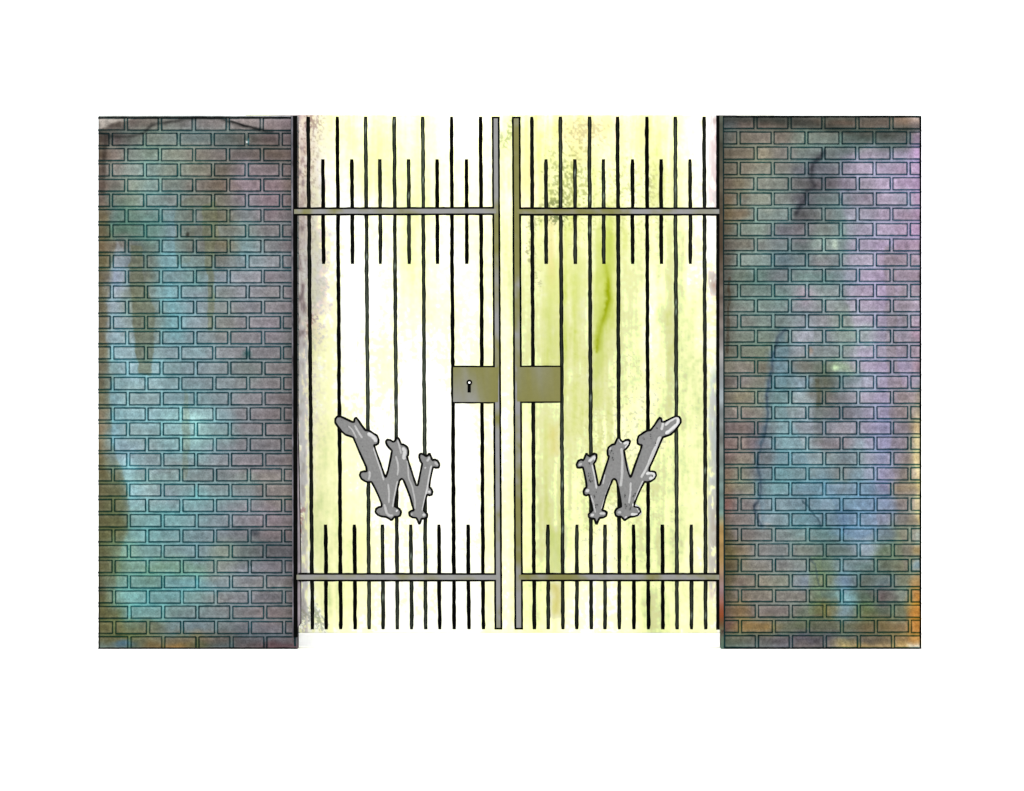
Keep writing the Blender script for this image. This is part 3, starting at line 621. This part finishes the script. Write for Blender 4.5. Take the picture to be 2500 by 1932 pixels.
def letter(parent, ox, mirror, HL, label):
    S = 5.627
    def to(p): return ((ox + (1690 - p[0]) / S) if mirror else ox + p[0] / S, 1000 + p[1] / S)
    def to2(p): return (ox + p[0] / S, 1000 + p[1] / S)
    out = [to(p) for p in W_OUT]
    # round the hand-cut outline a little
    o2 = []
    for i in range(len(out)):
        a, b, c = out[i - 1], out[i], out[(i + 1) % len(out)]
        o2 += [(b[0] * .75 + a[0] * .25, b[1] * .75 + a[1] * .25), (b[0] * .9 + (a[0] + c[0]) * .05, b[1] * .9 + (a[1] + c[1]) * .05)]
    out = o2
    if mirror: out = out[::-1]
    from mathutils.geometry import tessellate_polygon
    mb = MB(); yf, yk = -.085, -.050
    n = len(out)
    tris = tessellate_polygon([[Vector((p[0], p[1], 0)) for p in out]])
    xs = np.array([p[0] for p in out]); ys = np.array([p[1] for p in out])
    base = lin((139, 139, 139)) / GAIN_FRONT
    v = [W(p[0], p[1], yf) for p in out] + [W(p[0], p[1], yk) for p in out]
    f = [tuple(t) for t in tris] + [tuple(k + n for k in t)[::-1] for t in tris] + [(i, i + n, (i + 1) % n + n, (i + 1) % n) for i in range(n)]
    mb.add(v, f, base)
    # dark rim bead and painted highlight ridges: half-round beads swept along their paths
    def sweep(path, wd, h, y_base, col, closed):
        P = path; m = len(P); K = 7; vv, ff, cc = [], [], []
        r_ = random.Random(int(P[0][0] * 7))
        for i in range(m):
            a = P[i - 1] if (closed or i > 0) else P[i]; b = P[(i + 1) % m] if (closed or i < m - 1) else P[i]
            tx, ty = b[0] - a[0], b[1] - a[1]; L_ = math.hypot(tx, ty) + 1e-9; nx_, ny_ = -ty / L_, tx / L_
            e = 1.0 if closed else min(1, .35 + 1.3 * min(i, m - 1 - i))
            ww = wd * e * r_.uniform(.88, 1.12)
            for k in range(K):
                t = math.pi * k / (K - 1); cx = math.cos(t) * ww; hz = math.sin(t) * h
                vv.append(W(P[i][0] + nx_ * cx, P[i][1] + ny_ * cx, y_base - hz)); cc.append(col)
        for i in range(m if closed else m - 1):
            j = (i + 1) % m
            for k in range(K - 1): ff.append((i * K + k, i * K + k + 1, j * K + k + 1, j * K + k))
        mb.add(vv, ff, cc)
    sweep(out, 2.75, .012, yf + .004, BLK, True)
    sweep(out, 2.15, .004, yk + .002, BLK, True)
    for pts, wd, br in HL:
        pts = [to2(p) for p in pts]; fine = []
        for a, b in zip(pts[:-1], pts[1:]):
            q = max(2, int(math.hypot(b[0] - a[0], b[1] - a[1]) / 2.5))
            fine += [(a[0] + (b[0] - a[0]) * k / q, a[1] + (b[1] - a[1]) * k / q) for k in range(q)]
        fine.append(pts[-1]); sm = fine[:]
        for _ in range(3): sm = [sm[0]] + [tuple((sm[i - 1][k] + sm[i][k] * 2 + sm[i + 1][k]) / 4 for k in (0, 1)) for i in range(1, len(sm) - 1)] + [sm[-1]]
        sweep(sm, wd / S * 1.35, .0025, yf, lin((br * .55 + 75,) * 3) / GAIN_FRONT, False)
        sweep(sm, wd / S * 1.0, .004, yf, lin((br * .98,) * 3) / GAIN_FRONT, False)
    if mirror:   # pitted, darker wear on this letter
        r_ = random.Random(3)
        for (cx, cy, s, k) in ((350,970,30,9),(340,900,22,5),(400,1200,30,7),(430,1290,28,6),(820,1180,18,5),(830,1320,22,9),(900,1350,25,9),(950,1180,18,5),(640,570,22,6),(650,660,24,5),(1070,395,12,3),(1180,350,20,4),(1240,470,12,3),(1000,1390,30,5),(330,740,18,4),(1190,920,14,3),(1250,240,20,4)):
            for q in range(k):
                px, py = to2((cx + r_.gauss(0, s * .45), cy + r_.gauss(0, s * .9))); rr = r_.uniform(.6, 1.5)
                ring = [W(px + math.cos(t) * rr, py + math.sin(t) * rr * 1.5, yf - .0048) for t in np.linspace(0, 2 * math.pi, 7)[:-1]]
                mb.add(ring, [tuple(range(6))], lin((r_.choice((70, 90, 105)),) * 3) / GAIN_FRONT)
    else:
        r_ = random.Random(4)
        for (cx, cy) in ((185,150),(270,240),(290,300),(480,510),(530,575),(715,1430),(190,120)):
            px, py = to2((cx, cy)); ring = [W(px + math.cos(t) * 1, py + math.sin(t) * 1, yf - .0018) for t in np.linspace(0, 2 * math.pi, 7)[:-1]]
            mb.add(ring, [tuple(range(6))], lin((90,) * 3) / GAIN_FRONT)
    o = mb.build('letter_emblem', M_CAST, parent); o['label'] = label

def make_leaf(side, label):
    L = side == 'L'
    root = empty('gate_leaf', W(965 if L else 1510, 1537, -.045), label, 'gate', 'barred gate leaves hung between the pillars')
    if L:
        long_ = [(752.5, 762.7, .25), (823.3, 832, .05), (892.7, 901.7, .75), (962.4, 970.4, .65), (1032, 1039.4, .75), (1102, 1108.8, .04), (1173, 1180, .0)]
        up = [(788.2, 789.9, 0), (858.8, 860.7, .15), (927.2, 929, .55), (997.6, 999, .6), (1066.8, 1068.3, .05), (1138.4, 1139.6, 0)]
        lo = [(795, 796.6, 0), (865.3, 867, .05), (933.5, 935.7, .55), (1003, 1005, .6), (1071.6, 1073.4, 0), (1143, 1144.5, 0)]
    else:
        long_ = [(1298.2, 1304.4, .22), (1368, 1374.2, .6), (1439, 1443.5, .55), (1508, 1512, .35), (1579, 1583.2, .08), (1648.7, 1653, .75), (1719, 1723, .5)]
        up = [(1332.8, 1333.8, .45), (1403.7, 1404.5, .6), (1473.2, 1474.3, .6), (1543.9, 1544.7, .15), (1613.7, 1614.7, .15), (1684.6, 1685.6, .4)]
        lo = [(1337.8, 1338.6, .5), (1408.4, 1408.4, .5), (1477, 1477.2, .6), (1546.8, 1548, .05), (1617.4, 1618.2, .05), (1688, 1688.3, .5)]
    s = 100 if L else 200
    for a, b, h in long_: s += 1; make_bar(root, a, 285, b, 1537, h, s)
    for a, b, h in up: s += 1; make_bar(root, a, 389, b, 645, h, s)
    for a, b, h in lo: s += 1; make_bar(root, a, 1281, b, 1537, h, s)
    # meeting stile
    if L:
        mb = MB(); flat_member(mb, 1200.8, 285, 1219.6, 1537.5, 6.6, 1, lambda x, y: np.interp(y, [285, 480, 530, 800, 900, 1000, 1400, 1537], [0, .1, .35, .05, .3, .2, 0, .15])); mb.build('meeting_stile', M_STEEL, root)
    else:
        mb = MB(); flat_member(mb, 1250, 285, 1270.6, 1537.5, 6.2, 2, lambda x, y: np.interp(y, [285, 330, 480, 620, 700, 880, 1000, 1250, 1400, 1537], [.1, .6, .8, .7, .15, .1, 0, .6, .3, .05])); mb.build('meeting_stile', M_STEEL, root)
    # hinge stile against the pillar
    mb = MB()
    if L:
        v, c = [], []
        n = 110; cols = []
        r = random.Random(9); f = []
        for i in range(n + 1):
            u = i / n; y = 283 + (1556 - 283) * u
            xl = 711 + 3 * u; gb = 715.5 + 1.5 * u; ge = 725.5 + 1.2 * u; sr = 725.8 + 7.6 * max(0, min(1, (u - .55) / .3)); se = sr + (2.6 if u > .6 else .4)
            if y > 1530: sr = se = ge + .2
            j = lambda: r.uniform(-.35, .35)
            nn = fbm(np.array([10.]), np.array([y]), 22, 401, 3)[0]
            g1 = lin(np.array([120, 118, 126]) * (.35 + 1.1 * nn)) / GAIN_FRONT
            g2 = lin(np.array([150, 142, 148]) * (.7 + .5 * nn)) / GAIN_FRONT
            xs = [xl, gb - 1.2 + j(), gb, ge + j(), ge + .5, sr, sr + .3, se + j()]
            cs = [g1, g1, BLK, BLK, g2, g2, BLK, BLK]
            for x_, c_ in zip(xs, cs): v.append(W(x_, y, -.058)); c.append(c_)
            for x_, c_ in zip(xs, cs): v.append(W(x_, y, -.002)); c.append(BLK)
        for i in range(n):
            A, B = i * 16, i * 16 + 16
            for k in range(7): f.append((A + k, B + k, B + k + 1, A + k + 1)); f.append((A + 8 + k, A + 9 + k, B + 9 + k, B + 8 + k))
            f += [(A, A + 8, B + 8, B), (A + 7, B + 7, B + 15, A + 15)]
        mb.add(v, f, c)
    else:
        v, c, f = [], [], []; n = 110; r = random.Random(10)
        ycol = [285, 600, 800, 960, 1080, 1250, 1290, 1370, 1440, 1500, 1540]
        cc = np.array([(80, 85, 75), (90, 75, 60), (140, 130, 125), (150, 160, 165), (120, 125, 122), (110, 140, 135), (165, 135, 85), (160, 130, 85), (150, 125, 130), (140, 70, 40), (110, 110, 85)], float)
        for i in range(n + 1):
            u = i / n; y = 282 + (1538 - 282) * u; j = lambda: r.uniform(-.35, .35)
            nn = fbm(np.array([10.]), np.array([y]), 22, 402, 3)[0]
            g = np.array([np.interp(y, ycol, cc[:, k]) for k in range(3)]) * (.7 + .6 * nn)
            g = lin(np.clip(g, 5, 240)) / GAIN_FRONT
            xs = [1748.3 + j(), 1756.3 + j(), 1756.8, 1764.6 + 2 * u]; cs = [BLK, BLK, g, g]
            for x_, c_ in zip(xs, cs): v.append(W(x_, y, -.058)); c.append(c_)
            for x_, c_ in zip(xs, cs): v.append(W(x_, y, -.002)); c.append(BLK)
        for i in range(n):
            A, B = i * 8, i * 8 + 8
            for k in range(3): f.append((A + k, B + k, B + k + 1, A + k + 1)); f.append((A + 4 + k, A + 5 + k, B + 5 + k, B + 4 + k))
            f += [(A, A + 4, B + 4, B), (A + 3, B + 3, B + 7, A + 7)]
        mb.add(v, f, c)
    mb.build('hinge_stile', M_STEEL, root)
    # rails
    ol_up = (lambda x, y: np.interp(x, [730, 760, 850, 1000, 1200], [.35, .3, .0, .05, .1])) if L else (lambda x, y: np.interp(x, [1270, 1320, 1400, 1480, 1600, 1750], [.4, .55, .35, .25, .1, .0]))
    ol_lo = (lambda x, y: .03 + 0 * x) if L else (lambda x, y: np.interp(x, [1270, 1380, 1450, 1750], [.4, .45, .2, .15]))
    for (ya, yb, sl, ol, sd_, xo) in ((507.0, 526.6, -1.2, ol_up, 21, 0), (1399.4, 1419.6, .4, ol_lo, 22, 6)):
        mb = MB()
        if L: flat_member(mb, 722 + xo, ya, 1202 + xo, yb, sl, sd_, ol, False, True, True, (4, 9), 4.3, -.0675)
        else: flat_member(mb, 1269.5 + xo, ya, 1752, yb, 0, sd_ + 3, ol, False, True, True, (9, 4), 4.3, -.0675)
        mb.build('rail', M_STEEL, root)
    # lock box and strike box
    mb = MB()
    if L:
        flat_member(mb, 1103, 893.4, 1206, 985, .4, 31, lambda x, y: np.clip((x - 1138 + (y - 930) * -.3) / 40, 0, 1) * .6 + .2, False, False, True, (0, 10), 3.4, -.0685, (148, 148, 142))
        o = mb.build('lock_box', M_STEEL, root)
        kb = MB(); cx, cy = 1145.8, 934.4
        ring = lambda rr, yy: [W(cx + math.cos(t) * rr, cy + math.sin(t) * rr, yy) for t in np.linspace(0, 2 * math.pi, 25)[:-1]]
        A, B, A0 = ring(7, -.0745), ring(2.5, -.0745), ring(7, -.070)
        kb.add(A + B + A0, [(i, (i + 1) % 24, (i + 1) % 24 + 24, i + 24) for i in range(24)] + [(i, i + 48, (i + 1) % 24 + 48, (i + 1) % 24) for i in range(24)], BLK)
        kb.add(ring(2.7, -.0725), [tuple(range(24))], (.86, .86, .86))
        kb.strip((cx - 4.3, 940), (cx + 3.6, 940), (cx - 4.3, 958.5), (cx + 3.6, 958.5), -.0742, -.070, BLK)
        kb.build('keyhole', M_IRON, o)
    else:
        flat_member(mb, 1270.5, 893.4, 1371, 984, -.4, 35, lambda x, y: .5 + .2 * np.clip((x - 1330) / 40, 0, 1) + .1 * np.clip((y - 900) / 80, 0, 1), False, True, False, (8, 0), 3.4, -.0685, (142, 142, 128))
        mb.build('strike_box', M_STEEL, root)
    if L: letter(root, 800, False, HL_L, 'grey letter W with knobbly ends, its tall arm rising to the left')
    else: letter(root, 1380, True, HL_R, 'mirrored grey letter W with knobbly ends, pitted and painted with white highlights')

make_leaf('L', 'black barred gate leaf with a keyhole in its plain lock box')
make_leaf('R', 'black barred gate leaf with a mirrored W and an olive stained box without keyhole')
